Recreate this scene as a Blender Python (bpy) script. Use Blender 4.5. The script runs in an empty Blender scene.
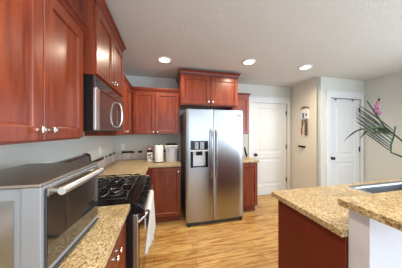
import bpy, bmesh, math, random
from mathutils import Vector, Matrix
random.seed(7)
SC = bpy.context.scene
COL = SC.collection

# ------------------------------------------------------------------ camera
cam = bpy.data.cameras.new('camera')
cam.sensor_width = 36.0
cam.lens = 160.5 / 402 * 36
cam.shift_y = -0.0057
cam.clip_start = 0.02
cam_o = bpy.data.objects.new('camera', cam)
COL.objects.link(cam_o)
cam_o.location = (0.87, 0.0, 1.417)
cam_o.rotation_euler = (math.radians(90), 0, math.radians(-13.2))
SC.camera = cam_o

# ------------------------------------------------------------------ light and exposure
world = bpy.data.worlds.new('world')
SC.world = world
world.use_nodes = True
world.node_tree.nodes['Background'].inputs[0].default_value = (0.75, 0.86, 1.0, 1)
world.node_tree.nodes['Background'].inputs[1].default_value = 0.6
SC.view_settings.view_transform = 'Standard'
SC.view_settings.look = 'None'
SC.view_settings.gamma = 1.0
SC.view_settings.use_curve_mapping = False
SC.view_settings.exposure = 0.26


def area_light(name, loc, rot, sx, sy, power, color):
    l = bpy.data.lights.new(name, 'AREA')
    l.shape = 'RECTANGLE'
    l.size = sx
    l.size_y = sy
    l.energy = power
    l.color = color
    o = bpy.data.objects.new(name, l)
    COL.objects.link(o)
    o.location = loc
    o.rotation_euler = rot
    return o


R = math.radians
area_light('added_front_fill', (2.35, -3.36, 1.38), (R(90), 0, 0), 4.4, 1.8, 60, (0.76, 0.89, 1.05))  # unseen cool lamp, added to fill the kitchen from the front
area_light('added_side_fill', (4.72, -1.15, 1.42), (R(90), 0, R(90)), 2.9, 1.7, 145, (0.77, 0.90, 1.05))  # unseen cool lamp, added to brighten the left wall and cabinets
CAN_POWER = 11.5
CAN_COLOR = (1.0, 0.86, 0.66)


# ------------------------------------------------------------------ materials
def srgb(r, g, b):
    f = lambda c: (c / 255 / 12.92) if c / 255 <= 0.04045 else ((c / 255 + 0.055) / 1.055) ** 2.4
    return (f(r), f(g), f(b), 1)


def mat(name, color, rough=0.5, metal=0.0, spec=0.5, coat=0.0):
    m = bpy.data.materials.new(name)
    m.use_nodes = True
    p = m.node_tree.nodes['Principled BSDF']
    p.inputs['Base Color'].default_value = color if len(color) == 4 else (*color, 1)
    p.inputs['Roughness'].default_value = rough
    p.inputs['Metallic'].default_value = metal
    p.inputs['Specular IOR Level'].default_value = spec
    p.inputs['Coat Weight'].default_value = coat
    return m


def nodes(m):
    nt = m.node_tree
    return nt, nt.nodes['Principled BSDF']


def coords(nt, scale):
    tc = nt.nodes.new('ShaderNodeTexCoord')
    mp = nt.nodes.new('ShaderNodeMapping')
    mp.inputs['Scale'].default_value = scale
    nt.links.new(tc.outputs['Object'], mp.inputs['Vector'])
    return mp.outputs['Vector']


def noise(nt, vec, scale, detail=4, rough=0.55, dist=0.0):
    n = nt.nodes.new('ShaderNodeTexNoise')
    n.inputs['Scale'].default_value = scale
    n.inputs['Detail'].default_value = detail
    n.inputs['Roughness'].default_value = rough
    n.inputs['Distortion'].default_value = dist
    nt.links.new(vec, n.inputs['Vector'])
    return n.outputs['Fac']


def ramp(nt, fac, stops):
    r = nt.nodes.new('ShaderNodeValToRGB')
    e = r.color_ramp.elements
    while len(e) < len(stops):
        e.new(0.5)
    for el, (p, c) in zip(e, stops):
        el.position = p
        el.color = c
    nt.links.new(fac, r.inputs['Fac'])
    return r.outputs['Color']


def mix(nt, fac, a, b, mode='MIX'):
    n = nt.nodes.new('ShaderNodeMix')
    n.data_type = 'RGBA'
    n.blend_type = mode
    for sock, v in ((n.inputs['Factor'], fac), (n.inputs['A'], a), (n.inputs['B'], b)):
        if hasattr(v, 'is_output'):
            nt.links.new(v, sock)
        else:
            sock.default_value = v
    return [o for o in n.outputs if o.type == 'RGBA'][0]


def bump(nt, p, fac, strength, dist=0.01):
    b = nt.nodes.new('ShaderNodeBump')
    b.inputs['Strength'].default_value = strength
    b.inputs['Distance'].default_value = dist
    nt.links.new(fac, b.inputs['Height'])
    nt.links.new(b.outputs['Normal'], p.inputs['Normal'])


def wood(name, dark, light, scale, rough=0.36, coat=0.28):
    m = mat(name, light, rough, coat=coat, spec=0.28)
    nt, p = nodes(m)
    v = coords(nt, scale)
    f = noise(nt, v, 6, 6, 0.6, 0.6)
    c = ramp(nt, f, [(0.3, dark), (0.7, light)])
    nt.links.new(c, p.inputs['Base Color'])
    p.inputs['Coat Roughness'].default_value = 0.22
    return m


M = {}
CD, CL = srgb(98, 37, 21), srgb(142, 66, 37)
M['cherry'] = wood('cherry_wood', CD, CL, (3.5, 3.5, 0.45))
M['cherry_trim'] = wood('cherry_trim', srgb(96, 36, 26), srgb(126, 54, 36), (1, 1, 3))
M['cherry_panel'] = wood('cherry_end_panel', srgb(96, 34, 20), srgb(108, 40, 23), (2, 2, 0.4), 0.5, 0.0)

# granite / laminate counter
g = mat('granite', srgb(205, 170, 115), 0.32)
nt, p = nodes(g)
v = coords(nt, (1.8, 1.1, 1.8))
base = ramp(nt, noise(nt, v, 9, 5, 0.65, 0.8), [(0.25, srgb(170, 144, 98)), (0.5, srgb(206, 184, 138)), (0.75, srgb(236, 222, 188))])
fleck = ramp(nt, noise(nt, v, 62, 6, 0.82, 0.4), [(0.45, (1, 1, 1, 1)), (0.52, (0, 0, 0, 1))])
c1 = mix(nt, fleck, base, srgb(120, 88, 54))
dk = ramp(nt, noise(nt, v, 90, 5, 0.8), [(0.36, (1, 1, 1, 1)), (0.41, (0, 0, 0, 1))])
c2 = mix(nt, dk, c1, srgb(70, 54, 40))
wt = ramp(nt, noise(nt, v, 60, 3, 0.7), [(0.62, (0, 0, 0, 1)), (0.70, (1, 1, 1, 1))])
c3 = mix(nt, wt, c2, srgb(244, 232, 205))
nt.links.new(c3, p.inputs['Base Color'])
M['granite'] = g

# floor planks, long side along X
f = mat('plank_floor', srgb(205, 155, 95), 0.33)
nt, p = nodes(f)
tc = nt.nodes.new('ShaderNodeTexCoord')
br = nt.nodes.new('ShaderNodeTexBrick')
br.offset = 0.37
br.inputs['Scale'].default_value = 1.0
br.inputs['Brick Width'].default_value = 1.22
br.inputs['Row Height'].default_value = 0.127
br.inputs['Mortar Size'].default_value = 0.002
br.inputs['Mortar Smooth'].default_value = 0.1
br.inputs['Bias'].default_value = 0.0
br.inputs['Color1'].default_value = srgb(214, 180, 116)
br.inputs['Color2'].default_value = srgb(194, 156, 94)
br.inputs['Mortar'].default_value = srgb(120, 78, 40)
nt.links.new(tc.outputs['Object'], br.inputs['Vector'])
v = coords(nt, (0.55, 6.0, 1.0))
gr = ramp(nt, noise(nt, v, 3.2, 7, 0.62, 1.6), [(0.28, srgb(120, 76, 38)), (0.42, srgb(205, 160, 100)), (0.55, (1, 1, 1, 1)), (0.8, srgb(255, 240, 205))])
c = mix(nt, 0.8, br.outputs['Color'], gr, 'MULTIPLY')
v2 = coords(nt, (1.6, 7.0, 1.0))
kn = ramp(nt, noise(nt, v2, 2.6, 5, 0.7, 2.2), [(0.30, (1, 1, 1, 1)), (0.36, (0, 0, 0, 1))])
c = mix(nt, kn, c, srgb(122, 78, 40))
nt.links.new(c, p.inputs['Base Color'])
M['floor'] = f

def paint(name, color, rough=0.7, tex=0.0, tscale=90):
    m = mat(name, color, rough, spec=0.3)
    if tex:
        nt, p = nodes(m)
        v = coords(nt, (1, 1, 1))
        bump(nt, p, noise(nt, v, tscale, 3, 0.6), tex, 0.01)
    return m


M['wall'] = paint('wall_paint_grey', srgb(208, 208, 200), 0.75, 0.08)
M['wall_beige'] = paint('wall_paint_beige', srgb(224, 218, 205), 0.75, 0.08)
M['ceiling'] = paint('ceiling_paint', srgb(214, 214, 211), 0.85, 0.5, 60)
M['wall_white'] = paint('half_wall_paint', srgb(206, 204, 208), 0.7, 0.06)
M['added_carpet'] = paint('added_grey_carpet', srgb(192, 191, 190), 0.95, 0.6, 400)  # for the added floor out of view
M['white'] = paint('white_paint', srgb(219, 221, 221), 0.5)
M['plastic_white'] = mat('white_plastic', srgb(236, 236, 232), 0.35)
M['paper'] = mat('white_paper', srgb(240, 240, 238), 0.9)
M['cloth'] = mat('white_towel_cloth', srgb(212, 212, 212), 0.95, spec=0.1)

def steel(name, col, rough, scale):
    m = mat(name, col, rough, 1.0)
    nt, p = nodes(m)
    v = coords(nt, scale)
    n = noise(nt, v, 30, 3, 0.6)
    mr = nt.nodes.new('ShaderNodeMapRange')
    mr.inputs['To Min'].default_value = rough * 0.96
    mr.inputs['To Max'].default_value = rough * 1.04
    nt.links.new(n, mr.inputs['Value'])
    nt.links.new(mr.outputs['Result'], p.inputs['Roughness'])
    bump(nt, p, n, 0.002, 0.001)
    return m


M['steel'] = steel('brushed_steel', srgb(172, 173, 175), 0.25, (0.4, 0.4, 12))
M['steel_sink'] = mat('satin_sink_steel', srgb(150, 152, 155), 0.42, 1.0)
M['steel_bright'] = steel('bright_steel', srgb(222, 222, 222), 0.36, (3, 3, 3))
M['steel_dark'] = steel('dark_steel', srgb(176, 170, 160), 0.34, (12, 0.5, 0.5))
M['chrome'] = mat('satin_nickel', srgb(222, 216, 206), 0.2, 1.0)
M['silver_paint'] = mat('silver_paint', srgb(158, 160, 165), 0.4, 0.3)
M['canister'] = mat('pale_silver', srgb(214, 215, 217), 0.35, 0.2)
M['black'] = mat('black_gloss', (0.006, 0.006, 0.007), 0.12, spec=0.3)
M['black_satin'] = mat('black_satin', (0.007, 0.007, 0.008), 0.35, spec=0.25)
M['enamel'] = mat('black_enamel', (0.005, 0.005, 0.006), 0.25, spec=0.15)
M['iron'] = mat('cast_iron_gloss', (0.010, 0.010, 0.010), 0.2, spec=1.0, coat=1.0)
M['case_grey'] = mat('case_grey', srgb(104, 96, 92), 0.4, 0.4)
M['dark_grey'] = mat('dark_grey_metal', (0.035, 0.035, 0.038), 0.4)
M['dark_glass'] = mat('dark_glass', (0.02, 0.018, 0.017), 0.05, coat=1.0, spec=0.9)
M['mw_glass'] = mat('mirror_dark_glass', srgb(112, 100, 98), 0.10, 0.7)
M['bronze'] = mat('oil_rubbed_bronze', (0.012, 0.010, 0.009), 0.35, 0.4)
M['red'] = mat('red_paint', srgb(170, 40, 40), 0.4)
M['brown'] = mat('brown_wood', srgb(140, 92, 50), 0.6)
M['rope'] = mat('brown_shell_strand', srgb(110, 88, 66), 0.8)
M['coral'] = mat('coral_red_strand', srgb(190, 90, 70), 0.7)
M['blue'] = mat('blue_paint', srgb(50, 90, 160), 0.5)
M['leaf'] = mat('frond_green', srgb(44, 74, 36), 0.5)
M['leaf_dark'] = mat('frond_dark', srgb(36, 46, 27), 0.5)
M['magenta'] = mat('magenta_petal', srgb(112, 34, 78), 0.6)
M['vase'] = mat('white_ceramic', srgb(225, 225, 222), 0.2)
M['lens'] = bpy.data.materials.new('lamp_lens')
M['lens'].use_nodes = True
nt, p = nodes(M['lens'])
p.inputs['Emission Color'].default_value = (1.0, 0.9, 0.76, 1)
p.inputs['Emission Strength'].default_value = 9
M['pane'] = mat('added_window_glass', (1, 1, 1), 0.0)
nodes(M['pane'])[1].inputs['Transmission Weight'].default_value = 1.0
M['outside'] = mat('towel_grey', srgb(180, 178, 180), 0.9)

# backsplash tile: tall-ish stone tiles with thin grout
def tile_mat(name, axis):
    m = mat(name, srgb(190, 178, 168), 0.4)
    nt, p = nodes(m)
    tc = nt.nodes.new('ShaderNodeTexCoord')
    sp = nt.nodes.new('ShaderNodeSeparateXYZ')
    cb = nt.nodes.new('ShaderNodeCombineXYZ')
    nt.links.new(tc.outputs['Object'], sp.inputs[0])
    nt.links.new(sp.outputs[axis], cb.inputs[0])
    nt.links.new(sp.outputs[2], cb.inputs[1])
    b = nt.nodes.new('ShaderNodeTexBrick')
    b.offset = 0.0
    b.inputs['Scale'].default_value = 1
    b.inputs['Brick Width'].default_value = 0.152
    b.inputs['Row Height'].default_value = 0.4
    b.inputs['Mortar Size'].default_value = 0.003
    b.inputs['Color1'].default_value = srgb(226, 212, 200)
    b.inputs['Color2'].default_value = srgb(212, 200, 194)
    b.inputs['Mortar'].default_value = srgb(150, 138, 128)
    nt.links.new(cb.outputs[0], b.inputs['Vector'])
    v = coords(nt, (1, 1, 1))
    cl = ramp(nt, noise(nt, v, 14, 4, 0.6), [(0.3, srgb(205, 190, 180)), (0.65, (1, 1, 1, 1))])
    nt.links.new(mix(nt, 0.7, b.outputs['Color'], cl, 'MULTIPLY'), p.inputs['Base Color'])
    return m


def mosaic_mat(name, axis):
    m = mat(name, srgb(120, 100, 90), 0.2)
    nt, p = nodes(m)
    tc = nt.nodes.new('ShaderNodeTexCoord')
    sp = nt.nodes.new('ShaderNodeSeparateXYZ')
    cb = nt.nodes.new('ShaderNodeCombineXYZ')
    nt.links.new(tc.outputs['Object'], sp.inputs[0])
    nt.links.new(sp.outputs[axis], cb.inputs[0])
    mu = nt.nodes.new('ShaderNodeVectorMath')
    mu.operation = 'SCALE'
    mu.inputs['Scale'].default_value = 1 / 0.07
    nt.links.new(cb.outputs[0], mu.inputs[0])
    fl = nt.nodes.new('ShaderNodeVectorMath')
    fl.operation = 'FLOOR'
    nt.links.new(mu.outputs[0], fl.inputs[0])
    wn = nt.nodes.new('ShaderNodeTexWhiteNoise')
    wn.noise_dimensions = '3D'
    nt.links.new(fl.outputs[0], wn.inputs['Vector'])
    c = ramp(nt, wn.outputs['Value'], [(0.0, srgb(26, 20, 20)), (0.48, srgb(48, 36, 32)), (0.52, srgb(205, 196, 184)), (1.0, srgb(228, 220, 208))])
    nt.links.new(c, p.inputs['Base Color'])
    return m


M['tile_y'], M['tile_x'] = tile_mat('tile_left', 1), tile_mat('tile_back', 0)
M['mosaic_y'], M['mosaic_x'] = mosaic_mat('mosaic_left', 1), mosaic_mat('mosaic_back', 0)


# ------------------------------------------------------------------ mesh helpers
class MB:
    def __init__(self):
        self.bm = bmesh.new()

    def face(self, vs):
        try:
            return self.bm.faces.new(vs)
        except ValueError:
            return None

    def verts(self, pts):
        return [self.bm.verts.new(p) for p in pts]

    def loops(self, loops, cap0=True, cap1=True, close=False):
        L = [self.verts(l) for l in loops]
        n = len(L[0])
        rng = range(len(L)) if close else range(len(L) - 1)
        for i in rng:
            a, b = L[i], L[(i + 1) % len(L)]
            for j in range(n):
                self.face([a[j], a[(j + 1) % n], b[(j + 1) % n], b[j]])
        if not close:
            if cap0:
                self.face(list(reversed(L[0])))
            if cap1:
                self.face(L[-1])
        return self

    def box(self, x0, x1, y0, y1, z0, z1):
        return self.loops([[(x0, y0, z), (x1, y0, z), (x1, y1, z), (x0, y1, z)] for z in (z0, z1)])

    def cyl(self, a, b, r0, r1=None, seg=20):
        r1 = r0 if r1 is None else r1
        a, b = Vector(a), Vector(b)
        d = (b - a).normalized()
        u = d.orthogonal().normalized()
        w = d.cross(u)
        ring = lambda c, r: [c + (u * math.cos(t) + w * math.sin(t)) * r for t in (2 * math.pi * k / seg for k in range(seg))]
        return self.loops([ring(a, r0), ring(b, r1)])

    def tube(self, path, r, seg=10, closed=False):
        P = [Vector(q) for q in path]
        n = len(P)
        rings = []
        u = None
        for i in range(n):
            if closed:
                d = P[(i + 1) % n] - P[i - 1]
            else:
                d = P[min(i + 1, n - 1)] - P[max(i - 1, 0)]
            d.normalize()
            if u is None:
                u = d.orthogonal().normalized()
            else:
                u = (u - d * u.dot(d)).normalized()
            w = d.cross(u)
            rr = r[i] if isinstance(r, (list, tuple)) else r
            rings.append([P[i] + (u * math.cos(t) + w * math.sin(t)) * rr for t in (2 * math.pi * k / seg for k in range(seg))])
        return self.loops(rings, close=closed)

    def lathe(self, o, axis, prof, seg=24):
        """prof: (distance along axis, radius)"""
        o, d = Vector(o), Vector(axis).normalized()
        u = d.orthogonal().normalized()
        w = d.cross(u)
        rings = [[o + d * h + (u * math.cos(t) + w * math.sin(t)) * max(r, 1e-4) for t in (2 * math.pi * k / seg for k in range(seg))] for h, r in prof]
        return self.loops(rings)

    def prism(self, pts, lo, hi, axis='y'):
        """2-D polygon extruded along an axis; axis y: pts are (x, z); axis x: (y, z); axis z: (x, y)"""
        f = {'y': lambda q, t: (q[0], t, q[1]), 'x': lambda q, t: (t, q[0], q[1]), 'z': lambda q, t: (q[0], q[1], t)}[axis]
        return self.loops([[f(q, t) for q in pts] for t in (lo, hi)])

    def build(self, name, m, parent=None, bevel=0.0, smooth=None, local=False, seg=2, sub=0):
        bm = self.bm
        bmesh.ops.recalc_face_normals(bm, faces=bm.faces[:])
        me = bpy.data.meshes.new(name)
        bm.to_mesh(me)
        bm.free()
        me.materials.append(m)
        o = bpy.data.objects.new(name, me)
        COL.objects.link(o)
        if parent is not None:
            o.parent = parent
            if not local:
                if parent.type == 'EMPTY':          # a mesh parent already sits at the world origin
                    o.matrix_parent_inverse = Matrix.Translation(-parent.location)
        if smooth is not None:
            for pl in me.polygons:
                pl.use_smooth = True
            me.set_sharp_from_angle(angle=math.radians(smooth))
        if bevel:
            b = o.modifiers.new('bevel', 'BEVEL')
            b.width = bevel
            b.segments = seg
            b.limit_method = 'ANGLE'
            b.angle_limit = math.radians(40)
        if sub:
            s = o.modifiers.new('sub', 'SUBSURF')
            s.levels = s.render_levels = sub
        return o


def tag(o, label, cat, group=None):
    o['label'] = label
    o['category'] = cat
    if group:
        o['group'] = group
    return o


def thing(name, loc, label, cat, group=None, rotz=0.0):
    o = bpy.data.objects.new(name, None)
    o.empty_display_size = 0.05
    COL.objects.link(o)
    o.location = loc
    o.rotation_euler = (0, 0, rotz)
    return tag(o, label, cat, group)


def struct(name, mb, m, parent=None, bevel=0.0):
    o = mb.build(name, m, parent, bevel)
    if parent is None:
        o['kind'] = 'structure'
    return o


# ------------------------------------------------------------------ room shell
WX, BY, CZ = 0.04, 3.14, 2.44          # left wall, back wall, ceiling
JB, JF, PY, RX = 3.735, 3.622, 2.395, 4.80      # jog wall runs from (JB, BY) to (JF, PY)
JANG = -math.atan2(JB - JF, BY - PY)
def jx(y): return JF + (y - PY) / (BY - PY) * (JB - JF)

          # jog wall, second door's wall, right wall
FY = -3.5
struct('floor', MB().box(WX - .1, RX + .1, -0.25, BY + .1, -0.06, 0), M['floor'])
struct('floor_added_carpet', MB().box(WX - .1, RX + .1, FY - .1, -0.25, -0.06, 0), M['added_carpet'])  # unseen, invented grey: greys the fridge's reflection and cuts orange bounce
struct('ceiling', MB().box(WX - .1, RX + .1, FY - .1, BY + .1, CZ, CZ + 0.06), M['ceiling'])
struct('wall_left', MB().box(WX - .1, WX, FY, BY + .1, 0, CZ), M['wall'])
wb = MB().box(WX, 2.75, BY, BY + .1, 0, CZ).box(3.638, JB + .1, BY, BY + .1, 0, CZ).box(2.75, 3.638, BY, BY + .1, 2.068, CZ)
struct('wall_back', wb.box(2.75, 3.638, BY + .075, BY + .1, 0, 2.068), M['wall'])
struct('wall_jog', MB().prism([(JB, BY), (JB + .1, BY), (JF + .1, PY + .1), (JF, PY)], 0, CZ, 'z'), M['wall_beige'])
wp = MB().box(JF + .1, 3.923, PY, PY + .1, 0, CZ).box(4.707, RX, PY, PY + .1, 0, CZ).box(3.923, 4.707, PY, PY + .1, 2.073, CZ)
struct('wall_pantry', wp.box(3.923, 4.707, PY + .075, PY + .1, 0, 2.073), M['wall'])
wr = MB()
wr.box(RX, RX + .1, FY, -2.65, 0, CZ).box(RX, RX + .1, 0.35, PY, 0, CZ)
wr.box(RX, RX + .1, -2.65, 0.35, 0, 0.53).box(RX, RX + .1, -2.65, 0.35, 2.31, CZ)
struct('wall_right', wr, M['wall'])
wf = MB()
wf.box(WX, 0.1, FY - .1, FY, 0, CZ).box(4.6, RX, FY - .1, FY, 0, CZ)
wf.box(0.1, 4.6, FY - .1, FY, 0, 0.45).box(0.1, 4.6, FY - .1, FY, 2.31, CZ)
struct('wall_front', wf, M['wall'])


def added_window(name, axis, c, a0, a1, z0, z1):
    fr = MB()
    B = (lambda p, q, r, s: fr.box(p, q, c - .03, c + .03, r, s)) if axis == 'y' else (lambda p, q, r, s: fr.box(c - .03, c + .03, p, q, r, s))
    w = 0.05
    B(a0, a1, z0, z0 + w)
    B(a0, a1, z1 - w, z1)
    for a in (a0, (a0 + a1 - w) / 2, a1 - w):
        B(a, a + w, z0 + w, z1 - w)
    o = struct(name, fr, M['white'])
    pn = MB()
    if axis == 'y':
        pn.box(a0, a1, c - .003, c + .003, z0, z1)
    else:
        pn.box(c - .003, c + .003, a0, a1, z0, z1)
    pn.build('pane', M['pane'], o)
    return o


added_window('added_window_1', 'y', FY - .05, 0.1, 4.6, 0.45, 2.31)  # unseen window, invented to go with the front fill lamp
added_window('added_window_2', 'x', RX + .05, -2.65, 0.35, 0.53, 2.31)  # unseen too, made up around the side fill lamp


# doors: two recessed panels, built facing -Y
def room_door(name, x0, x1, y, knob_x, hinge_x, ztop=2.06):
    d = MB()
    yf = y - .035
    zs = [0.012, 0.225, 0.83, 0.95, 1.94, ztop]
    px0, px1 = x0 + .13, x1 - .13
    for z0, z1 in ((zs[0], zs[1]), (zs[2], zs[3]), (zs[4], zs[5])):
        d.box(px0, px1, yf, y, z0, z1)
    d.box(x0, px0, yf, y, zs[0], zs[5]).box(px1, x1, yf, y, zs[0], zs[5])
    for z0, z1 in ((zs[1], zs[2]), (zs[3], zs[4])):
        lp = lambda e, yy: [(px0 + e, yy, z0 + e), (px1 - e, yy, z0 + e), (px1 - e, yy, z1 - e), (px0 + e, yy, z1 - e)]
        d.loops([lp(0, yf), lp(.012, yf + .011), lp(.05, yf + .011), lp(.065, yf + .004)], cap0=False)
    o = struct(name, d, M['white'])
    MB().lathe((knob_x, yf, 0.915), (0, -1, 0), [(0, .030), (.006, .030), (.008, .012), (.03, .012), (.036, .026), (.05, .031), (.062, .026), (.068, .008)]).build('door_knob', M['bronze'], o, smooth=35)
    for z in (0.32, 1.07, 1.845):
        MB().box(hinge_x - .014, hinge_x + .006, yf - .012, yf, z - .048, z + .048).build('hinge', M['bronze'], o, bevel=.002)
    return o


room_door('door_1', 2.757, 3.631, BY + .045, 2.825, 3.622)
room_door('door_2', 3.93, 4.70, PY + .045, 3.975, 4.685, 2.065)


def casing(name, xl0, xl1, xr0, xr1, y, z, hx0, hx1):
    c = MB()
    c.box(xl0, xl1, y - .02, y, 0, z).box(xr0, xr1, y - .02, y, 0, z)
    c.box(hx0 + .01, hx1 - .01, y - .024, y, z, z + .10)
    c.box(hx0, hx1, y - .034, y, z + .10, z + .122)
    c.box(hx0, hx1, y - .03, y, z - .012, z)
    return struct(name, c, M['white'], bevel=.002)


casing('trim_1', 2.655, 2.755, 3.635, 3.705, BY, 2.065, 2.64, 3.712)
casing('trim_2', 3.835, 3.928, 4.702, 4.76, PY, 2.07, 3.82, 4.775)
struct('baseboard_jog', MB().prism([(jx(BY - .03), BY - .03), (jx(BY - .03) - .014, BY - .03), (JF - .014, PY - .014), (JF, PY)], 0, .10, 'z'), M['white'], bevel=.002)
struct('baseboard_pantry', MB().box(JF + .002, 3.832, PY - .014, PY, 0, .10), M['white'], bevel=.002)
struct('baseboard_right', MB().box(RX - .014, RX, FY, PY - .03, 0, .10), M['white'], bevel=.002)
struct('wall_bar', MB().box(1.80, 3.3, .545, .632, 0, 1.03), M['wall_white'])


# ------------------------------------------------------------------ recessed ceiling lights
def downlight(x, y, label):
    t = thing('recessed_light', (x, y, CZ), label, 'ceiling light', 'recessed lights in the kitchen ceiling')
    MB().lathe((x, y, CZ), (0, 0, -1), [(0, .098), (.006, .098), (.010, .088), (.010, .074), (.004, .070), (.0005, .068)], 32).build('trim_ring', M['plastic_white'], t, smooth=30)
    MB().lathe((x, y, CZ), (0, 0, -1), [(.0006, .068), (.006, .066), (.009, .04), (.010, .001)], 32).build('lens', M['lens'], t, smooth=60)
    l = bpy.data.lights.new('downlight_lamp', 'AREA')
    l.shape = 'DISK'
    l.size = 0.13
    l.spread = math.radians(155)
    l.energy = CAN_POWER
    l.color = CAN_COLOR
    o = bpy.data.objects.new('downlight_lamp', l)
    COL.objects.link(o)
    o.parent = t
    o.location = (0, 0, -0.014)


downlight(.885, 2.34, 'round recessed ceiling light left of the fridge, leftmost of the three lit ones')
downlight(2.09, 2.13, 'round recessed ceiling light near the cabinet over the fridge, middle of the three lit ones')
downlight(3.06, 2.10, 'round recessed ceiling light nearest the two white doors, rightmost of the three lit ones')
for q in ((0.9, 0.35), (2.1, 0.1)):  # unseen lamps, added to light the toaster oven and near counters
    downlight(*q, 'added round recessed ceiling light out of view, lighting the near counters')


# ------------------------------------------------------------------ cabinetry
# frames: (a along the front, n outward from the front plane, z) -> world
def frame_left(xf):
    return lambda a, n, z: (xf + n, a, z)


def frame_back(yf):
    return lambda a, n, z: (a, yf - n, z)


def knob_mesh(P, a, z, n0):
    o = Vector(P(a, n0, z))
    d = Vector(P(a, n0 + 1, z)) - o
    return MB().lathe(o, d, [(0, .008), (.003, .007), (.010, .0055), (.016, .007), (.020, .014), (.025, .0155), (.029, .013), (.0315, .004)], 18)


def shaker_door(P, parent, a0, a1, z0, z1, knob=None, stile=.058, name='door'):
    t = .019
    lp = lambda e, n: [P(a0 + e, n, z0 + e), P(a1 - e, n, z0 + e), P(a1 - e, n, z1 - e), P(a0 + e, n, z1 - e)]
    d = MB().loops([lp(0, .001), lp(0, t - .002), lp(.002, t), lp(stile - .004, t), lp(stile, t - .003), lp(stile + .003, t - .011), lp(stile + .012, t - .012)])
    o = d.build(name, M['cherry'], parent)
    if knob:
        knob_mesh(P, knob[0], knob[1], t).build('knob', M['chrome'], o, smooth=40)
    return o


def carcass(parent, x0, x1, y0, y1, z0, z1, name='body'):
    return MB().box(x0, x1, y0, y1, z0, z1).build(name, M['cherry'], parent, bevel=.0015)


def crown(parent, x0, x1, y0, y1, z, sides, h=.075, out=.045):
    """sides: set of 'x0','x1','y0','y1' on which the moulding projects"""
    def lp(zz, e):
        a, b = x0 - (e if 'x0' in sides else 0), x1 + (e if 'x1' in sides else 0)
        c, d = y0 - (e if 'y0' in sides else 0), y1 + (e if 'y1' in sides else 0)
        return [(a, c, zz), (b, c, zz), (b, d, zz), (a, d, zz)]
    prof = [(0, .001), (0, .008), (h * .2, .010), (h * .3, .016), (h * .55, out * .5), (h * .75, out * .8), (h * .8, out), (h, out), (h, .004)]
    return MB().loops([lp(z + a, e) for a, e in prof]).build('crown_moulding', M['cherry_trim'], parent)


# left uppers
XF = .345
t = thing('wall_cabinet', (.19, .83, 1.37), 'near cherry two-door wall cabinet above the toaster oven', 'cabinet')
carcass(t, WX, XF, .46, 1.20, 1.372, 2.075)
P = frame_left(XF)
shaker_door(P, t, .475, .832, 1.382, 2.06, (.80, 1.425))
shaker_door(P, t, .838, 1.192, 1.382, 2.06, (.872, 1.425))
crown(t, WX, XF, .46, 1.20, 2.068, {'x1', 'y1'}, .052, .034)

t = thing('wall_cabinet', (.2, 1.585, 1.80), 'taller deep cherry cabinet directly above the microwave', 'cabinet')
XM = .415
carcass(t, WX, XM, 1.207, 1.965, 1.80, 2.31)
P = frame_left(XM)
shaker_door(P, t, 1.213, 1.583, 1.81, 2.28, (1.552, 1.85))
shaker_door(P, t, 1.589, 1.959, 1.81, 2.28, (1.62, 1.85))
crown(t, WX, XM, 1.207, 1.965, 2.305, {'x1', 'y1', 'y0'}, .075, .04)

t = thing('wall_cabinet', (.2, 2.5, 1.37), 'cherry corner wall cabinet between the microwave and the back wall', 'cabinet')
carcass(t, WX, XF, 1.972, BY, 1.372, 2.10)
P = frame_left(XF)
shaker_door(P, t, 1.98, 2.385, 1.382, 2.08, (2.35, 1.42))
shaker_door(P, t, 2.391, 2.78, 1.382, 2.08, (2.425, 1.42))
crown(t, WX, XF, 1.972, BY, 2.095, {'x1'}, .06, .035)

# back uppers
YB = 2.83
t = thing('wall_cabinet', (.75, 3.0, 1.37), 'cherry two-door wall cabinet above the paper towel roll', 'cabinet')
carcass(t, .347, 1.143, YB, BY, 1.372, 2.10)
P = frame_back(YB)
shaker_door(P, t, .385, .735, 1.382, 2.08, (.703, 1.415))
shaker_door(P, t, .741, 1.133, 1.382, 2.08, (.773, 1.415))
MB().loops([[(a, YB - e, 2.095 + z) for a, e, z in q] for q in []] or [[(.385, YB - .03, 2.14), (.385, YB - .03, 2.155), (.385, YB + .01, 2.155), (.385, YB + .01, 2.098), (.385, YB - .008, 2.098)],
    [(1.143, YB - .03, 2.14), (1.143, YB - .03, 2.155), (1.143, YB + .01, 2.155), (1.143, YB + .01, 2.098), (1.143, YB - .008, 2.098)]]).build('crown_moulding', M['cherry_trim'], t)

YF = 2.56
t = thing('wall_cabinet', (1.63, 2.85, 1.85), 'deep cherry two-door cabinet set above the fridge', 'cabinet')
carcass(t, 1.146, 2.122, YF, BY, 1.845, 2.345)
P = frame_back(YF)
shaker_door(P, t, 1.155, 1.622, 1.865, 2.315, (1.588, 1.91))
shaker_door(P, t, 1.628, 2.112, 1.865, 2.315, (1.662, 1.91))
crown(t, 1.146, 2.122, YF, BY, 2.335, {'x0', 'x1', 'y0'}, .075, .042)

t = thing('wall_cabinet', (2.32, 3.0, 1.37), 'narrow cherry one-door wall cabinet right of the fridge', 'cabinet')
carcass(t, 2.126, 2.49, YB, BY, 1.372, 2.10)
shaker_door(frame_back(YB), t, 2.135, 2.484, 1.382, 2.08, (2.17, 1.415))
crown(t, 2.17, 2.49, YB, BY, 2.095, {'x1', 'y0'}, .06, .035)


# base cabinets
def toe(parent, x0, x1, y0, y1):
    return MB().box(x0, x1, y0, y1, 0, .1).build('toe_kick', M['cherry_trim'], parent)


XB = .60
t = thing('base_cabinet', (.32, .93, 0), 'near cherry base cabinet with two doors under the toaster oven counter', 'cabinet')
carcass(t, WX, XB, .66, 1.205, .1, .873)
toe(t, WX, XB - .07, .66, 1.205)
P = frame_left(XB)
shaker_door(P, t, .668, .932, .115, .80, (.905, .763))
shaker_door(P, t, .938, 1.198, .115, .80, (.965, .763))
MB().box(XB + .001, XB + .019, .668, 1.198, .808, .865).build('top_rail', M['cherry'], t, bevel=.002)

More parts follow.
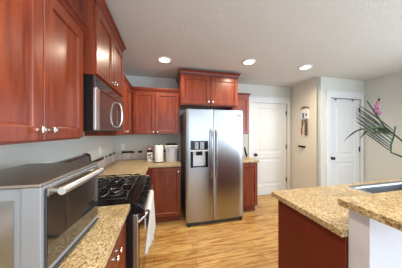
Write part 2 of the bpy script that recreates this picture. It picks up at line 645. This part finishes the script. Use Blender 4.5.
t = thing('base_cabinet', (.32, .37, 0), 'cherry base cabinet at the near end of the left counter, behind the oven', 'cabinet')
carcass(t, WX, XB, .10, .658, .1, .873)
toe(t, WX, XB - .07, .10, .658)
shaker_door(P, t, .11, .38, .115, .865, (.35, .80))
shaker_door(P, t, .386, .65, .115, .865, (.415, .80))

YL = 2.535
t = thing('base_cabinet', (.32, 2.5, 0), 'cherry corner base cabinet beyond the black range', 'cabinet')
carcass(t, WX + .002, XB + .02, 1.968, BY - .002, .1, .873)
toe(t, WX + .002, XB - .05, 1.968, BY - .002)
shaker_door(frame_left(XB + .02), t, 1.98, 2.40, .115, .865, (2.36, .80))

t = thing('base_cabinet', (.88, 2.8, 0), 'cherry one-door base cabinet just left of the fridge', 'cabinet')
carcass(t, .622, 1.135, YL, BY, .1, .873)
toe(t, .622, 1.135, YL + .05, BY)
shaker_door(frame_back(YL), t, .70, 1.125, .112, .862, (1.095, .80))

t = thing('base_cabinet', (2.31, 2.85, 0), 'narrow cherry base cabinet right of the fridge', 'cabinet')
carcass(t, 2.13, 2.505, 2.56, BY, .1, .873)
toe(t, 2.13, 2.48, 2.60, BY)
shaker_door(frame_back(2.56), t, 2.14, 2.497, .112, .862, (2.18, .80))

# countertops
ZC = .914
CT = .039
def slab(name, pts, label, z1=ZC, th=CT):
    o = MB().prism(pts, z1 - th, z1, 'z').build(name, M['granite'], None, bevel=.005, seg=3)
    return tag(o, label, 'countertop')


slab('countertop', [(WX, .08), (.645, .08), (.645, 1.207), (WX, 1.207)], 'near speckled tan countertop under the toaster oven')
slab('countertop', [(WX, 1.965), (.655, 1.965), (.655, 2.505), (1.14, 2.505), (1.14, BY - .001), (WX, BY - .001)], 'L-shaped speckled tan countertop in the back corner beyond the range')
slab('countertop', [(2.125, 2.53), (2.53, 2.53), (2.53, BY - .001), (2.125, BY - .001)], 'short speckled tan countertop right of the fridge')

# tiled backsplashes
for nm, box, strip, mk, lab in (
        ('tile_backsplash', (WX, WX + .010, 1.966, BY - .012, ZC, 1.030), (WX, WX + .012, 1.966, BY - .012, 1.030, 1.066), 'y', 'beige tile backsplash along the left wall beyond the range'),
        ('tile_backsplash', (WX, 1.14, BY - .012, BY - .001, ZC, 1.030), (WX, 1.14, BY - .013, BY - .001, 1.030, 1.066), 'x', 'beige tile backsplash on the back wall behind the paper towel roll'),
        ('tile_backsplash', (WX, WX + .010, .08, 1.207, ZC, 1.030), (WX, WX + .012, .08, 1.207, 1.030, 1.066), 'y', 'beige tile backsplash on the left wall behind the toaster oven')):
    t = thing(nm, (box[0], box[2], ZC), lab, 'backsplash')
    MB().box(*box).build('tile_row', M['tile_' + mk], t)
    MB().box(*strip).build('mosaic_strip', M['mosaic_' + mk], t)

# ------------------------------------------------------------------ range
Y0, Y1 = 1.214, 1.958
t = thing('kitchen_range', (.36, 1.586, 0), 'black gas range with steel oven door between the two counters', 'range')
MB().box(.06, .655, Y0, Y1, .03, .895).build('body', M['black_satin'], t, bevel=.003)
MB().box(.06, .668, Y0, Y1, .896, .917).build('cooktop', M['enamel'], t, bevel=.005)
bg = MB().prism([(.045, .918), (.125, .918), (.118, 1.02), (.10, 1.165), (.075, 1.18), (.045, 1.18)], Y0 + .004, Y1 - .004, 'y').build('backguard', M['steel'], t, bevel=.006)
for ya in (Y0, Y1 - .012):
    MB().prism([(.044, .918), (.13, .918), (.124, 1.02), (.106, 1.17), (.08, 1.187), (.044, 1.187)], ya, ya + .012, 'y').build('end_cap', M['black_satin'], bg, bevel=.003)
cx0, cx1 = .15, .61
for gi in range(2):
    ya = Y0 + .035 + gi * .345
    yb = ya + .33
    gm = MB()
    z = .940
    gm.tube([(cx0, ya, z), (cx1, ya, z), (cx1, yb, z), (cx0, yb, z)], .005, 8, True)
    gm.tube([((cx0 + cx1) / 2, ya, z), ((cx0 + cx1) / 2, yb, z)], .005, 8)
    for cx in (cx0 + .115, cx1 - .115):
        cy = (ya + yb) / 2
        ring = [(cx + .05 * math.cos(a), cy + .05 * math.sin(a), z + .004) for a in (2 * math.pi * k / 20 for k in range(20))]
        gm.tube(ring, .007, 10, True)
        for k in range(4):
            a = math.pi / 4 + k * math.pi / 2
            path = []
            for s in range(7):
                q = s / 6
                r = .05 + .10 * q
                aa = a + .7 * math.sin(q * math.pi) * .6
                path.append((cx + max(-.112, min(.112, r * math.cos(aa))), cy + max(-.16, min(.16, 1.15 * r * math.sin(aa))), z + .004 + .006 * math.sin(q * math.pi)))
            gm.tube(path, .0075, 10)
    for px in (cx0, cx1):
        for py in (ya, yb):
            gm.cyl((px, py, .917), (px, py, z), .006, .006, 8)
    gm.build('grate', M['iron'], t, smooth=50)
    for cx in (cx0 + .115, cx1 - .115):
        cy = (ya + yb) / 2
        b = MB().lathe((cx, cy, .917), (0, 0, 1), [(0, .058), (.004, .056), (.008, .04), (.012, .036)], 24).build('burner', M['dark_grey'], t, smooth=40)
        MB().lathe((cx, cy, .929), (0, 0, 1), [(0, .038), (.006, .038), (.010, .032), (.011, .002)], 24).build('burner_cap', M['iron'], b, smooth=40)
MB().prism([(.656, .908), (.69, .905), (.738, .865), (.742, .835), (.656, .835)], Y0, Y1, 'y').build('control_panel', M['black'], t, bevel=.006)
for k in range(5):
    y = Y0 + .09 + k * .141
    nrm = Vector((.64, 0, .77)).normalized()
    o = Vector((.714, y, .885))
    MB().lathe(o, nrm, [(0, .026), (.004, .026), (.006, .021), (.024, .018), (.028, .014), (.029, .002)], 20).build('control_knob', M['black'], t, smooth=35)
d = MB().box(.656, .694, Y0 + .004, Y1 - .004, .235, .828).build('oven_door', M['steel'], t, bevel=.006)
MB().box(.6945, .697, Y0 + .055, Y1 - .055, .30, .70).build('oven_window', M['dark_glass'], d, bevel=.001)
hp = [(.694, Y0 + .02, .765), (.715, Y0 + .026, .782), (.738, Y0 + .04, .795), (.749, Y0 + .075, .80), (.752, (Y0 + Y1) / 2, .80),
      (.749, Y1 - .075, .80), (.738, Y1 - .04, .795), (.715, Y1 - .026, .782), (.694, Y1 - .02, .765)]
MB().tube(hp, .0115, 14).build('oven_handle', M['steel'], d, smooth=60)
dr = MB().box(.656, .69, Y0 + .004, Y1 - .004, .055, .225).build('storage_drawer', M['steel'], t, bevel=.006)
MB().box(.10, .62, Y0 + .02, Y1 - .02, 0, .03).build('plinth', M['black_satin'], t)

# towel over the oven handle
tw = MB()
rows = []
NU, prof = 20, []
yA, yB = 1.30, 1.72
for k in range(9):                       # back side, rising
    prof.append((.733, .66 + k * .0170))
for k in range(1, 8):                    # over the bar
    a = math.pi - k * math.pi / 8
    prof.append((.7515 + .0185 * math.cos(a), .802 + .0185 * math.sin(a)))
for k in range(14):
    prof.append((.771, .80 - k * .0245))
for i, (x, z) in enumerate(prof):
    row = []
    for j in range(NU + 1):
        q = j / NU
        drop = max(0, min(1, (i - 16) / 13))
        wav = .016 * math.sin(q * 15 + .6) * drop + .004 * math.sin(q * 31) * drop
        y = yA + (yB - yA) * (q + (.5 - q) * .04 * drop) - .03 * drop
        zz = z - (.02 * math.sin(q * 3.2) * drop)
        row.append((x + abs(wav) * 1.3 * (1 if i > 16 else -.2) - .05 * (1 - q) * drop + .02 * drop * math.sin(q * math.pi), y, zz))
    rows.append(row)
vs = [tw.verts(r) for r in rows]
for a, b in zip(vs, vs[1:]):
    for j in range(NU):
        tw.face([a[j], a[j + 1], b[j + 1], b[j]])
o = tw.build('dish_towel', M['cloth'], None, smooth=80)
s = o.modifiers.new('thick', 'SOLIDIFY')
s.thickness = .005
s.offset = 0
tag(o, 'white dish towel draped over the oven handle', 'towel')

# ------------------------------------------------------------------ microwave
t = thing('microwave_oven', (.25, 1.585, 1.42), 'steel over-the-range microwave hung under the cabinet above the range', 'microwave')
MB().box(.05, .412, 1.208, 1.964, 1.425, 1.799).build('body', M['black_satin'], t, bevel=.002)
MB().box(.30, .36, 1.25, 1.92, 1.418, 1.425).build('vent_grille', M['dark_grey'], t)
MB().prism([(.4125, 1.427), (.426, 1.427), (.430, 1.44), (.430, 1.715), (.4125, 1.715)], 1.209, 1.275, 'y').build('side_trim', M['steel_bright'], t, bevel=.003)
MB().prism([(.4125, 1.718), (.430, 1.718), (.420, 1.798), (.4125, 1.798)], 1.209, 1.963, 'y').build('top_vent', M['mw_glass'], t, bevel=.003)
d = MB().box(.4125, .428, 1.277, 1.735, 1.428, 1.715).build('door', M['mw_glass'], t, bevel=.003)
MB().box(.4282, .4295, 1.32, 1.62, 1.475, 1.675).build('door_window', M['mw_glass'], d)
mw_arc = [(.428 + .048 * math.sin(math.pi * k / 14) ** .7, 1.705, 1.58 - .118 * math.cos(math.pi * k / 14)) for k in range(15)]
MB().tube(mw_arc, .009, 12).build('handle', M['chrome'], d, smooth=60)
cp = MB().box(.4125, .428, 1.738, 1.963, 1.428, 1.715).build('control_panel', M['mw_glass'], t, bevel=.003)
MB().box(.4282, .4292, 1.77, 1.93, 1.64, 1.69).build('display', M['black'], cp)

# ------------------------------------------------------------------ fridge
t = thing('refrigerator', (1.658, 2.75, 0), 'stainless side-by-side refrigerator with ice dispenser against the back wall', 'refrigerator')
FX0, FX1, FXM, FYF = 1.195, 2.121, 1.611, 2.34
MB().box(FX0 + .004, FX1 - .004, 2.425, 3.12, .03, 1.735).build('case', M['case_grey'], t, bevel=.004)
def bow(x):
    q = (x - (FX0 + FX1) / 2) / ((FX1 - FX0) / 2)
    return FYF + .022 * q * q - .004


def fridge_door(name, x0, x1, hole=None):
    z0, z1 = .065, 1.752
    xs = [x0 + (x1 - x0) * k / 12 for k in range(13)]
    zs = [z0, z1]
    if hole:
        hx0, hx1, hz0, hz1 = hole
        xs = sorted(set([x for x in xs if not (abs(x - hx0) < .012 or abs(x - hx1) < .012)] + [hx0, hx1]))
        zs = [z0, hz0, hz1, z1]
    mb = MB()
    # rounded vertical edges
    def yy(x):
        e = min(x - x0, x1 - x)
        return bow(x) + (.008 if e < 1e-6 else 0)
    G = [[mb.bm.verts.new((x, yy(x), z)) for x in xs] for z in zs]
    for i in range(len(zs) - 1):
        for j in range(len(xs) - 1):
            if hole and i == 1 and xs[j] >= hx0 - 1e-6 and xs[j + 1] <= hx1 + 1e-6:
                continue
            mb.face([G[i][j], G[i][j + 1], G[i + 1][j + 1], G[i + 1][j]])
    B = [mb.bm.verts.new(q) for q in ((x0, 2.42, z0), (x1, 2.42, z0), (x1, 2.42, z1), (x0, 2.42, z1))]
    mb.face(B)
    mb.face([*G[0], B[1], B[0]])
    mb.face([*reversed(G[-1]), B[3], B[2]])
    mb.face([*[r[0] for r in reversed(G)], B[0], B[3]])
    mb.face([*[r[-1] for r in G], B[2], B[1]])
    return mb.build(name, M['steel'], t, smooth=30)


H = (1.268, 1.530, .885, 1.278)
fl = fridge_door('freezer_door', FX0, FXM - .0055, H)
fr = fridge_door('refrigerator_door', FXM + .0055, FX1)
yb_ = bow(1.40)
# dispenser cavity: back and sides
dm = MB()
x0, x1, z0, z1 = H
w = .006
yo = bow(x0) - .003
dm.box(x0 - w, x0 + .034, yo, 2.405, z0, z1).box(x1 - .034, x1 + w, yo, 2.405, z0, z1)
dm.box(x0 - w, x1 + w, yo, 2.405, z0 - w, z0 + .014).box(x0 - w, x1 + w, yo, 2.405, z1 - .008, z1 + w)
dp = dm.build('dispenser_frame', M['black'], fl, bevel=.002)
MB().box(x0 + .034, x1 - .034, 2.385, 2.405, z0 + .014, 1.12).build('dispenser_cavity', M['canister'], dp)
MB().box(x0 - w, x1 + w, yo - .003, yo - .0005, 1.122, 1.145).build('dispenser_shelf', M['canister'], dp, bevel=.002)
MB().box(x0 + .034, x1 - .034, yo + .02, 2.40, 1.146, z1 - .008).build('dispenser_panel', M['black'], dp)
MB().box(x0 + .062, x0 + .118, yo + .008, yo + .0195, 1.155, 1.262).box(x0 + .142, x0 + .205, yo + .008, yo + .0195, 1.155, 1.262).build('control_face', M['silver_paint'], dp)
MB().box(x0 + .085, x1 - .085, 2.355, 2.384, 1.06, 1.121).build('dispenser_paddle', M['black'], dp, bevel=.004)
for door, hx in ((fl, FXM - .034), (fr, FXM + .040)):
    y = bow(hx)
    MB().tube([(hx, y + .002, .725), (hx, y - .022, .735), (hx, y - .040, .775), (hx, y - .048, .90), (hx, y - .050, 1.085), (hx, y - .048, 1.27), (hx, y - .040, 1.40), (hx, y - .022, 1.44), (hx, y + .002, 1.45)],
              [.013, .013, .012, .0115, .0115, .0115, .012, .013, .013], 14).build('handle', M['steel'], door, smooth=60)
MB().box(FX0 + .012, FX1 - .012, 2.36, 2.425, .012, .062).build('base_grille', M['dark_grey'], t, bevel=.003)
for x in (FX0 + .05, FX1 - .05):
    MB().cyl((x, 2.352, .016), (x, 2.39, .016), .016).build('roller', M['black_satin'], t, smooth=40)
for x in (FX0 + .05, FX1 - .05):
    MB().box(x - .04, x + .04, 2.37, 2.47, 1.753, 1.772).build('hinge_cover', M['dark_grey'], t, bevel=.004)
bx = FX1 - .075
MB().box(bx - .036, bx + .036, bow(bx) - .006, bow(bx) + .004, 1.653, 1.695).build('badge', M['dark_grey'], fr, bevel=.002)
MB().box(bx - .028, bx + .028, bow(bx) - .0068, bow(bx) - .006, 1.662, 1.686).build('badge_plate', M['silver_paint'], fr)

# ------------------------------------------------------------------ toaster oven (slightly turned)
ang = R(-3.8)
t = thing('toaster_oven', (.324, .839, ZC), 'large steel toaster oven with glass door on the near left counter', 'oven', None, ang)
L = dict(local=True)
MB().box(-.165, .160, -.203, .185, .02, .322).build('body', M['silver_paint'], t, bevel=.006, **L)
MB().box(-.168, .176, -.206, .188, .3225, .334).build('top_panel', M['steel_dark'], t, bevel=.004, **L)
MB().box(-.12, .10, -.2055, -.2035, .06, .285).build('side_panel', M['steel'], t, bevel=.004, **L)
fm = MB()
fm.box(.12, .174, -.206, -.190, .02, .322).box(.161, .174, .165, .188, .02, .322)
fm.box(.161, .174, -.19, .165, .02, .04).box(.161, .174, -.19, .165, .30, .322)
fm.build('front_frame', M['silver_paint'], t, bevel=.002, **L)
d = MB().box(.1745, .184, -.193, .168, .045, .314).build('door', M['dark_glass'], t, bevel=.003, **L)
MB().box(.1842, .188, -.193, .168, .288, .314).build('door_rail', M['steel_dark'], d, bevel=.001, **L)
MB().tube([(.219, -.180, .300), (.221, -.1, .300), (.221, .05, .300), (.219, .125, .300)], .0135, 18).build('door_handle', M['steel_bright'], d, smooth=60, **L)
for y in (-.170, .11):
    MB().cyl((.188, y, .300), (.218, y, .300), .009).build('handle_bracket', M['steel'], d, smooth=60, **L)
MB().box(.1605, .181, -.203, .185, .012, .0195).build('crumb_tray', M['dark_grey'], t, bevel=.002, **L)
for x in (-.14, .14):
    for y in (-.18, .16):
        MB().cyl((x, y, 0), (x, y, .021), .015).build('foot', M['black_satin'], t, smooth=40, **L)

# ------------------------------------------------------------------ island, sink and raised bar
t = thing('island_cabinet', (2.5, .9, 0), 'cherry kitchen island with plain red-brown end panel', 'cabinet')
MB().box(1.785, 1.805, .637, 1.135, 0, .873).build('end_panel', M['cherry_panel'], t, bevel=.002)
MB().box(3.265, 3.285, .637, 1.135, 0, .873).build('end_panel', M['cherry_panel'], t, bevel=.002)
MB().box(1.806, 3.264, .637, .655, 0, .873).build('back_panel', M['cherry_panel'], t)
MB().box(1.806, 3.264, 1.115, 1.135, .1, .873).build('face_frame', M['cherry'], t)
MB().box(1.806, 3.264, 1.05, 1.07, 0, .1).build('toe_kick', M['cherry_trim'], t)
MB().box(1.806, 3.264, .656, 1.114, .1, .118).build('bottom_panel', M['cherry'], t)
Pi = lambda a, n, z: (a, 1.135 + n, z)
for k in range(4):
    a = 1.815 + k * .362
    shaker_door(Pi, t, a, a + .355, .115, .862, (a + (.32 if k % 2 == 0 else .035), .80))
# countertop with sink cut-out
cx0, cx1, cy0, cy1 = 1.757, 3.31, .634, 1.185
sx0, sx1, sy0, sy1 = 2.525, 3.205, .72, 1.10
rect = lambda a, b, c, d, z: [(a, c, z), (b, c, z), (b, d, z), (a, d, z)]
o = MB().loops([rect(cx0, cx1, cy0, cy1, ZC - CT), rect(cx0, cx1, cy0, cy1, ZC), rect(sx0, sx1, sy0, sy1, ZC), rect(sx0, sx1, sy0, sy1, ZC - CT)], close=True).build('countertop', M['granite'], None, bevel=.005, seg=3)
tag(o, 'speckled tan island countertop holding the sink', 'countertop')
o = MB().prism([(1.762, .22), (3.32, .22), (3.32, .66), (1.762, .66)], 1.032, 1.07, 'z').build('bar_top', M['granite'], None, bevel=.005, seg=3)
tag(o, 'raised speckled bar counter on the white half wall', 'countertop')
e = .03
sk = MB().loops([rect(sx0 - e, sx1 + e, sy0 - e, sy1 + e, ZC + .0005), rect(sx0 - e + .004, sx1 + e - .004, sy0 - e + .004, sy1 + e - .004, ZC + .006),
                 rect(sx0 + .008, sx1 - .008, sy0 + .008, sy1 - .008, ZC + .005), rect(sx0 + .016, sx1 - .016, sy0 + .016, sy1 - .016, ZC - .01),
                 rect(sx0 + .03, sx1 - .03, sy0 + .03, sy1 - .03, ZC - .17), rect(sx0 + .05, sx1 - .05, sy0 + .05, sy1 - .05, ZC - .18)], cap0=False)
o = sk.build('kitchen_sink', M['steel_sink'], None, bevel=.003)
tag(o, 'stainless drop-in sink set in the island counter', 'sink')

# ------------------------------------------------------------------ things on the back counter
t = thing('paper_towel_roll', (.80, 2.745, ZC), 'white paper towel roll standing on the back counter between tin and canister', 'paper towel')
MB().lathe((.80, 2.745, ZC), (0, 0, 1), [(0, .070), (.008, .070), (.010, .062)], 28).build('holder_base', M['black_satin'], t, smooth=40)
MB().lathe((.80, 2.745, ZC + .011), (0, 0, 1), [(0, .066), (.004, .070), (.262, .070), (.267, .066), (.267, .022), (.262, .02)], 32).build('roll', M['paper'], t, smooth=40)
MB().lathe((.80, 2.745, ZC + .262), (0, 0, 1), [(0, .006), (.03, .006), (.034, .013), (.042, .013), (.046, .004)], 16).build('holder_post', M['black_satin'], t, smooth=40)

def rrect(cx, cy, hx, hy, r, z, n=6):
    pts = []
    for (sx, sy, a0) in ((1, 1, 0), (-1, 1, 90), (-1, -1, 180), (1, -1, 270)):
        for k in range(n + 1):
            a = R(a0 + 90 * k / n)
            pts.append((cx + sx * (hx - r) + r * math.cos(a), cy + sy * (hy - r) + r * math.sin(a), z))
    return pts


bx, by = 1.005, 2.775
t = thing('kitchen_canister', (bx, by, ZC), 'silver bin with white lid and dark top on the back counter beside the fridge', 'canister')
MB().loops([rrect(bx, by, .098, .10, .07, ZC + a) for a in (0,)] + [rrect(bx, by, .100, .102, .072, ZC + a) for a in (.006, .22)]).build('body', M['canister'], t, smooth=35)
lid = MB().loops([rrect(bx, by, .110, .112, .06, ZC + .2205), rrect(bx, by, .114, .116, .062, ZC + .232), rrect(bx, by, .112, .114, .06, ZC + .272), rrect(bx, by, .10, .102, .055, ZC + .279)]).build('lid', M['plastic_white'], t, smooth=35)
MB().box(bx - .075, bx + .075, by - .119, by - .1145, ZC + .240, ZC + .262).build('lid_slot', M['silver_paint'], lid, bevel=.002)
MB().loops([rrect(bx, by, .10, .102, .055, ZC + .2795), rrect(bx, by, .095, .098, .052, ZC + .296), rrect(bx, by, .07, .075, .045, ZC + .304)]).build('top_cap', M['black_satin'], lid, smooth=35)
MB().box(bx + .101, bx + .112, by - .05, by + .05, ZC + .03, ZC + .19).build('side_grip', M['black_satin'], t, bevel=.004)

t = thing('cookie_tin', (.648, 2.86, ZC), 'small white and black tin with red lid left of the paper towel roll', 'tin')
b = MB().box(.607, .689, 2.825, 2.895, ZC, ZC + .185).build('body', M['plastic_white'], t, bevel=.008, seg=3)
MB().box(.603, .693, 2.821, 2.899, ZC + .158, ZC + .19).build('shoulder_band', M['black_satin'], t, bevel=.004)
for (px, pz, r) in ((.635, .105, .017), (.662, .12, .013), (.655, .07, .016), (.625, .05, .010), (.672, .04, .011)):
    MB().lathe((px, 2.8252, ZC + pz), (0, -1, 0), [(0, r), (.0015, r * .9)], 14).build('painted_spot', M['black_satin'], b)
lid = MB().box(.61, .686, 2.828, 2.892, ZC + .1905, ZC + .232).build('lid', M['red'], t, bevel=.006)
MB().box(.625, .671, 2.826, 2.8278, ZC + .205, ZC + .222).build('lid_label', M['plastic_white'], lid)

o = MB().tube([(2.492, 2.92, ZC + .010), (2.484, 2.92, ZC + .05), (2.468, 2.92, ZC + .10), (2.456, 2.92, ZC + .15), (2.450, 2.92, ZC + .195)], [.018, .021, .018, .017, .012], 12).build('telephone_handset', M['black_satin'], None, smooth=60)
tag(o, 'slim curved black handset standing on the counter right of the fridge', 'telephone')

# outlets
def outlet(P, a, z, label):
    o0 = P(a, 0, z)
    t = thing('wall_outlet', o0, label, 'outlet')
    lp = lambda h, w, n: [P(a - w, n, z - h), P(a + w, n, z - h), P(a + w, n, z + h), P(a - w, n, z + h)]
    MB().loops([lp(.058, .036, .0005), lp(.058, .036, .004), lp(.055, .033, .006)]).build('cover_plate', M['plastic_white'], t)
    for dz in (-.021, .021):
        q = lambda h, w, n: [P(a - w, n, z + dz - h), P(a + w, n, z + dz - h), P(a + w, n, z + dz + h), P(a - w, n, z + dz + h)]
        MB().loops([q(.014, .016, .0061), q(.013, .015, .008)]).build('socket', M['plastic_white'], t)


outlet(frame_back(BY), .165, 1.142, 'white outlet plate on the back wall above the tile corner')
outlet(frame_left(WX), 2.41, 1.165, 'white outlet plate on the left wall above the tiles beyond the range')

# ------------------------------------------------------------------ hangings on the jog wall and door
PJ = lambda y, n, z: (JX - n, y, z)
def pbox(mb, ya, yb, n0, n1, z0, z1):
    return mb.box(JX - n1, JX - n0, ya, yb, z0, z1)


JX = jx(2.69)
t = thing('wall_plaque', (JX, 2.69, 1.65), 'small white and blue house plaque with hanging strands on the beige wall', 'wall decoration', None, JANG)
pl = MB().prism([(2.575, 1.665), (2.775, 1.665), (2.775, 1.82), (2.735, 1.885), (2.615, 1.885), (2.575, 1.82)], JX - .02, JX - .001, 'x').build('house_board', M['plastic_white'], t, bevel=.002)
pbox(MB(), 2.69, 2.73, .0202, .024, 1.69, 1.80).build('blue_door', M['blue'], pl)
pbox(MB(), 2.61, 2.645, .0202, .023, 1.735, 1.78).build('blue_window', M['blue'], pl)
pbox(MB(), 2.58, 2.77, .0202, .026, 1.666, 1.684).build('sill', M['outside'], pl)
MB().prism([(2.565, 1.886), (2.79, 1.886), (2.76, 1.915), (2.70, 1.935), (2.64, 1.918), (2.59, 1.91)], JX - .026, JX - .001, 'x').build('driftwood_top', M['brown'], t, bevel=.004)
def strand(y, z0, z1, r, m, nm):
    mb = MB()
    n = max(2, int((z1 - z0) / (r * 1.5)))
    for k in range(n):
        z = z1 - (k + .5) * (z1 - z0) / n
        mb.lathe((JX - .018, y + random.uniform(-.004, .004), z - r * .9), (0, 0, 1), [(0, r * .3), (r * .5, r * .85), (r, r), (r * 1.4, r * .8), (r * 1.8, r * .2)], 10)
    mb.cyl((JX - .018, y, z0), (JX - .018, y, z1 + .02), .003, .003, 6)
    return mb.build(nm, m, t, smooth=60)


strand(2.745, 1.52, 1.65, .013, M['rope'], 'hanging_strand')
strand(2.765, 1.36, 1.50, .015, M['coral'], 'hanging_strand')['label'] = 'coral red strand'
strand(2.655, 1.35, 1.65, .017, M['rope'], 'hanging_strand')
strand(2.620, 1.34, 1.62, .017, M['rope'], 'hanging_strand')
MB().tube([(JX - .018, 2.66, 1.665), (JX - .022, 2.70, 1.62), (JX - .018, 2.765, 1.51)], .004, 8).build('cord', M['rope'], t)

JX = jx(2.765)
t = thing('key_rack', (JX, 2.765, 1.11), 'small black key rack on the beige wall below the plaque', 'key rack', None, JANG)
pbox(MB(), 2.67, 2.86, .001, .016, 1.09, 1.128).build('rail', M['black_satin'], t, bevel=.003)
for k in range(4):
    y = 2.695 + k * .045
    MB().tube([(JX - .016, y, 1.10), (JX - .035, y, 1.095), (JX - .042, y, 1.105), (JX - .042, y, 1.118)], .004, 8).build('hook', M['black_satin'], t)
JX = jx(2.785)
t = thing('key_bunch', (JX - .04, 2.785, 1.0), 'bunch of keys hanging from the black key rack', 'keys', None, JANG)
rg = [(JX - .038, 2.785 + .016 * math.cos(a), 1.088 + .016 * math.sin(a)) for a in (2 * math.pi * k / 16 for k in range(16))]
MB().tube(rg, .002, 6, True).build('ring', M['chrome'], t)
for k, (dy, L_) in enumerate(((-.018, .085), (0.002, .10), (.02, .075))):
    kb = MB().box(JX - .041 + k * .002, JX - .0395 + k * .002, 2.785 + dy - .005, 2.785 + dy + .005, 1.072 - L_, 1.072)
    kb.lathe((JX - .0415 + k * .002, 2.785 + dy, 1.06), (1, 0, 0), [(0, .013), (.002, .013)], 14)
    kb.build('key', M['chrome'], t)

t = thing('over_door_hook', (4.29, PY, 2.04), 'thin grey over-door hook rail on the pantry door beside the plant', 'hook rail')
MB().box(3.95, 4.66, PY - .005, PY + .003, 2.05, 2.057).build('rail', M['dark_grey'], t)
for x in (4.06, 4.48):
    MB().tube([(x, PY - .005, 2.052), (x, PY - .009, 2.03), (x, PY - .015, 2.016), (x, PY - .026, 2.02)], .007, 8).build('hook', M['dark_grey'], t, smooth=60)

# ------------------------------------------------------------------ plant on the bar
VX, VY, VZ = 2.30, .50, 1.07
t = thing('potted_palm', (VX, VY, VZ), 'palm fronds and magenta flower arching in at the right above the bar', 'plant')
MB().lathe((VX, VY, VZ), (0, 0, 1), [(0, .055), (.01, .065), (.08, .085), (.14, .07), (.18, .045), (.20, .05), (.20, .042), (.17, .036)], 28).build('vase', M['vase'], t, smooth=40)


def leaflet(mb, a, b, width, sag=.0):
    a, b = Vector(a), Vector(b)
    n = 8
    d = (b - a)
    side = d.cross(Vector((0.35, 0.85, .35))).normalized()
    up = side.cross(d).normalized()
    prev = None
    for k in range(n + 1):
        q = k / n
        w = width * (0.35 + .65 * math.sin(min(1, q * 1.6 + .15) * math.pi * .5)) * (1 if q < .7 else max(.06, (1 - q) / .3))
        c = a + d * q + Vector((0, 0, sag * math.sin(q * math.pi)))
        row = [mb.bm.verts.new(c + side * w + up * w * .25), mb.bm.verts.new(c - up * w * .15), mb.bm.verts.new(c - side * w + up * w * .25)]
        if prev:
            mb.face([prev[0], prev[1], row[1], row[0]])
            mb.face([prev[1], prev[2], row[2], row[1]])
        prev = row


def leaf_obj(name, items, m):
    mb = MB()
    for it in items:
        leaflet(mb, *it)
    o = mb.build(name, m, t, smooth=60)
    s = o.modifiers.new('thick', 'SOLIDIFY')
    s.thickness = .0015
    return o


FRONDS = [((2.271, .70, 1.421), (2.066, .76, 1.589)), ((2.271, .70, 1.385), (2.045, .76, 1.556)), ((2.262, .70, 1.362), (2.032, .755, 1.529)),
          ((2.253, .70, 1.342), (2.026, .75, 1.503)), ((2.244, .70, 1.328), (2.030, .745, 1.475)), ((2.236, .70, 1.316), (2.043, .74, 1.447)),
          ((2.230, .70, 1.302), (2.062, .735, 1.418)),
          ((2.271, .71, 1.402), (2.057, .765, 1.571)), ((2.266, .71, 1.374), (2.039, .76, 1.542)), ((2.257, .71, 1.352), (2.030, .755, 1.515)), ((2.249, .71, 1.335), (2.029, .752, 1.488))]
for b0, q in FRONDS:
    leaf_obj('frond_leaflet', [(b0, q, .0042, .006)], M['leaf_dark'])
MB().tube([(VX, VY, VZ + .17), (2.27, .60, 1.24), (2.225, .69, 1.29), (2.245, .70, 1.33), (2.272, .70, 1.39), (2.285, .70, 1.45)], .005, 8).build('frond_stem', M['leaf'], t, smooth=60)
leaf_obj('arching_leaf', [((2.225, .69, 1.40), (2.118, .73, 1.437), .005, .015), ((2.118, .73, 1.437), (2.008, .80, 1.357), .005, .025)], M['leaf_dark'])
leaf_obj('arching_leaf', [((2.225, .69, 1.41), (2.142, .71, 1.446), .008, .01), ((2.142, .71, 1.446), (2.067, .75, 1.374), .0085, .018)], M['leaf'])
leaf_obj('arching_leaf', [((2.225, .69, 1.40), (2.127, .74, 1.396), .008, .02)], M['leaf'])
MB().tube([(VX, VY, VZ + .17), (2.25, .60, 1.30), (2.184, .70, 1.452), (2.16, .77, 1.617)], [.004, .004, .0045, .0035], 8).build('flower_stem', M['leaf_dark'], t, smooth=60)
fl_ = MB()
for (x, y, z, r) in ((2.187, .74, 1.578, .012), (2.200, .74, 1.60, .011), (2.196, .74, 1.550, .012), (2.178, .742, 1.556, .009), (2.207, .738, 1.535, .010)):
    for k in range(5):
        a = 2 * math.pi * k / 5 + z * 40
        c = Vector((x + .8 * r * math.cos(a), y - .004, z + .8 * r * math.sin(a)))
        fl_.lathe(c + Vector((0, .004, 0)), (0, -1, 0), [(0, r * .2), (.002, r * .7), (.005, r * .75), (.008, r * .2)], 10)
fl_.build('flower_cluster', M['magenta'], t, smooth=60)
MB().tube([(2.184, .70, 1.452), (2.19, .735, 1.52), (2.205, .74, 1.61)], .003, 8).build('flower_stem', M['leaf_dark'], t, smooth=60)
bd = MB()
for (x, z, r) in ((2.203, 1.622, .007), (2.196, 1.612, .005), (2.19, 1.565, .005)):
    bd.lathe((x, .733, z - r), (0, 0, 1), [(0, r * .2), (r * .6, r * .9), (r * 1.4, r * .9), (r * 2, r * .2)], 10)
bd.build('flower_bud', M['bronze'], t, smooth=60)
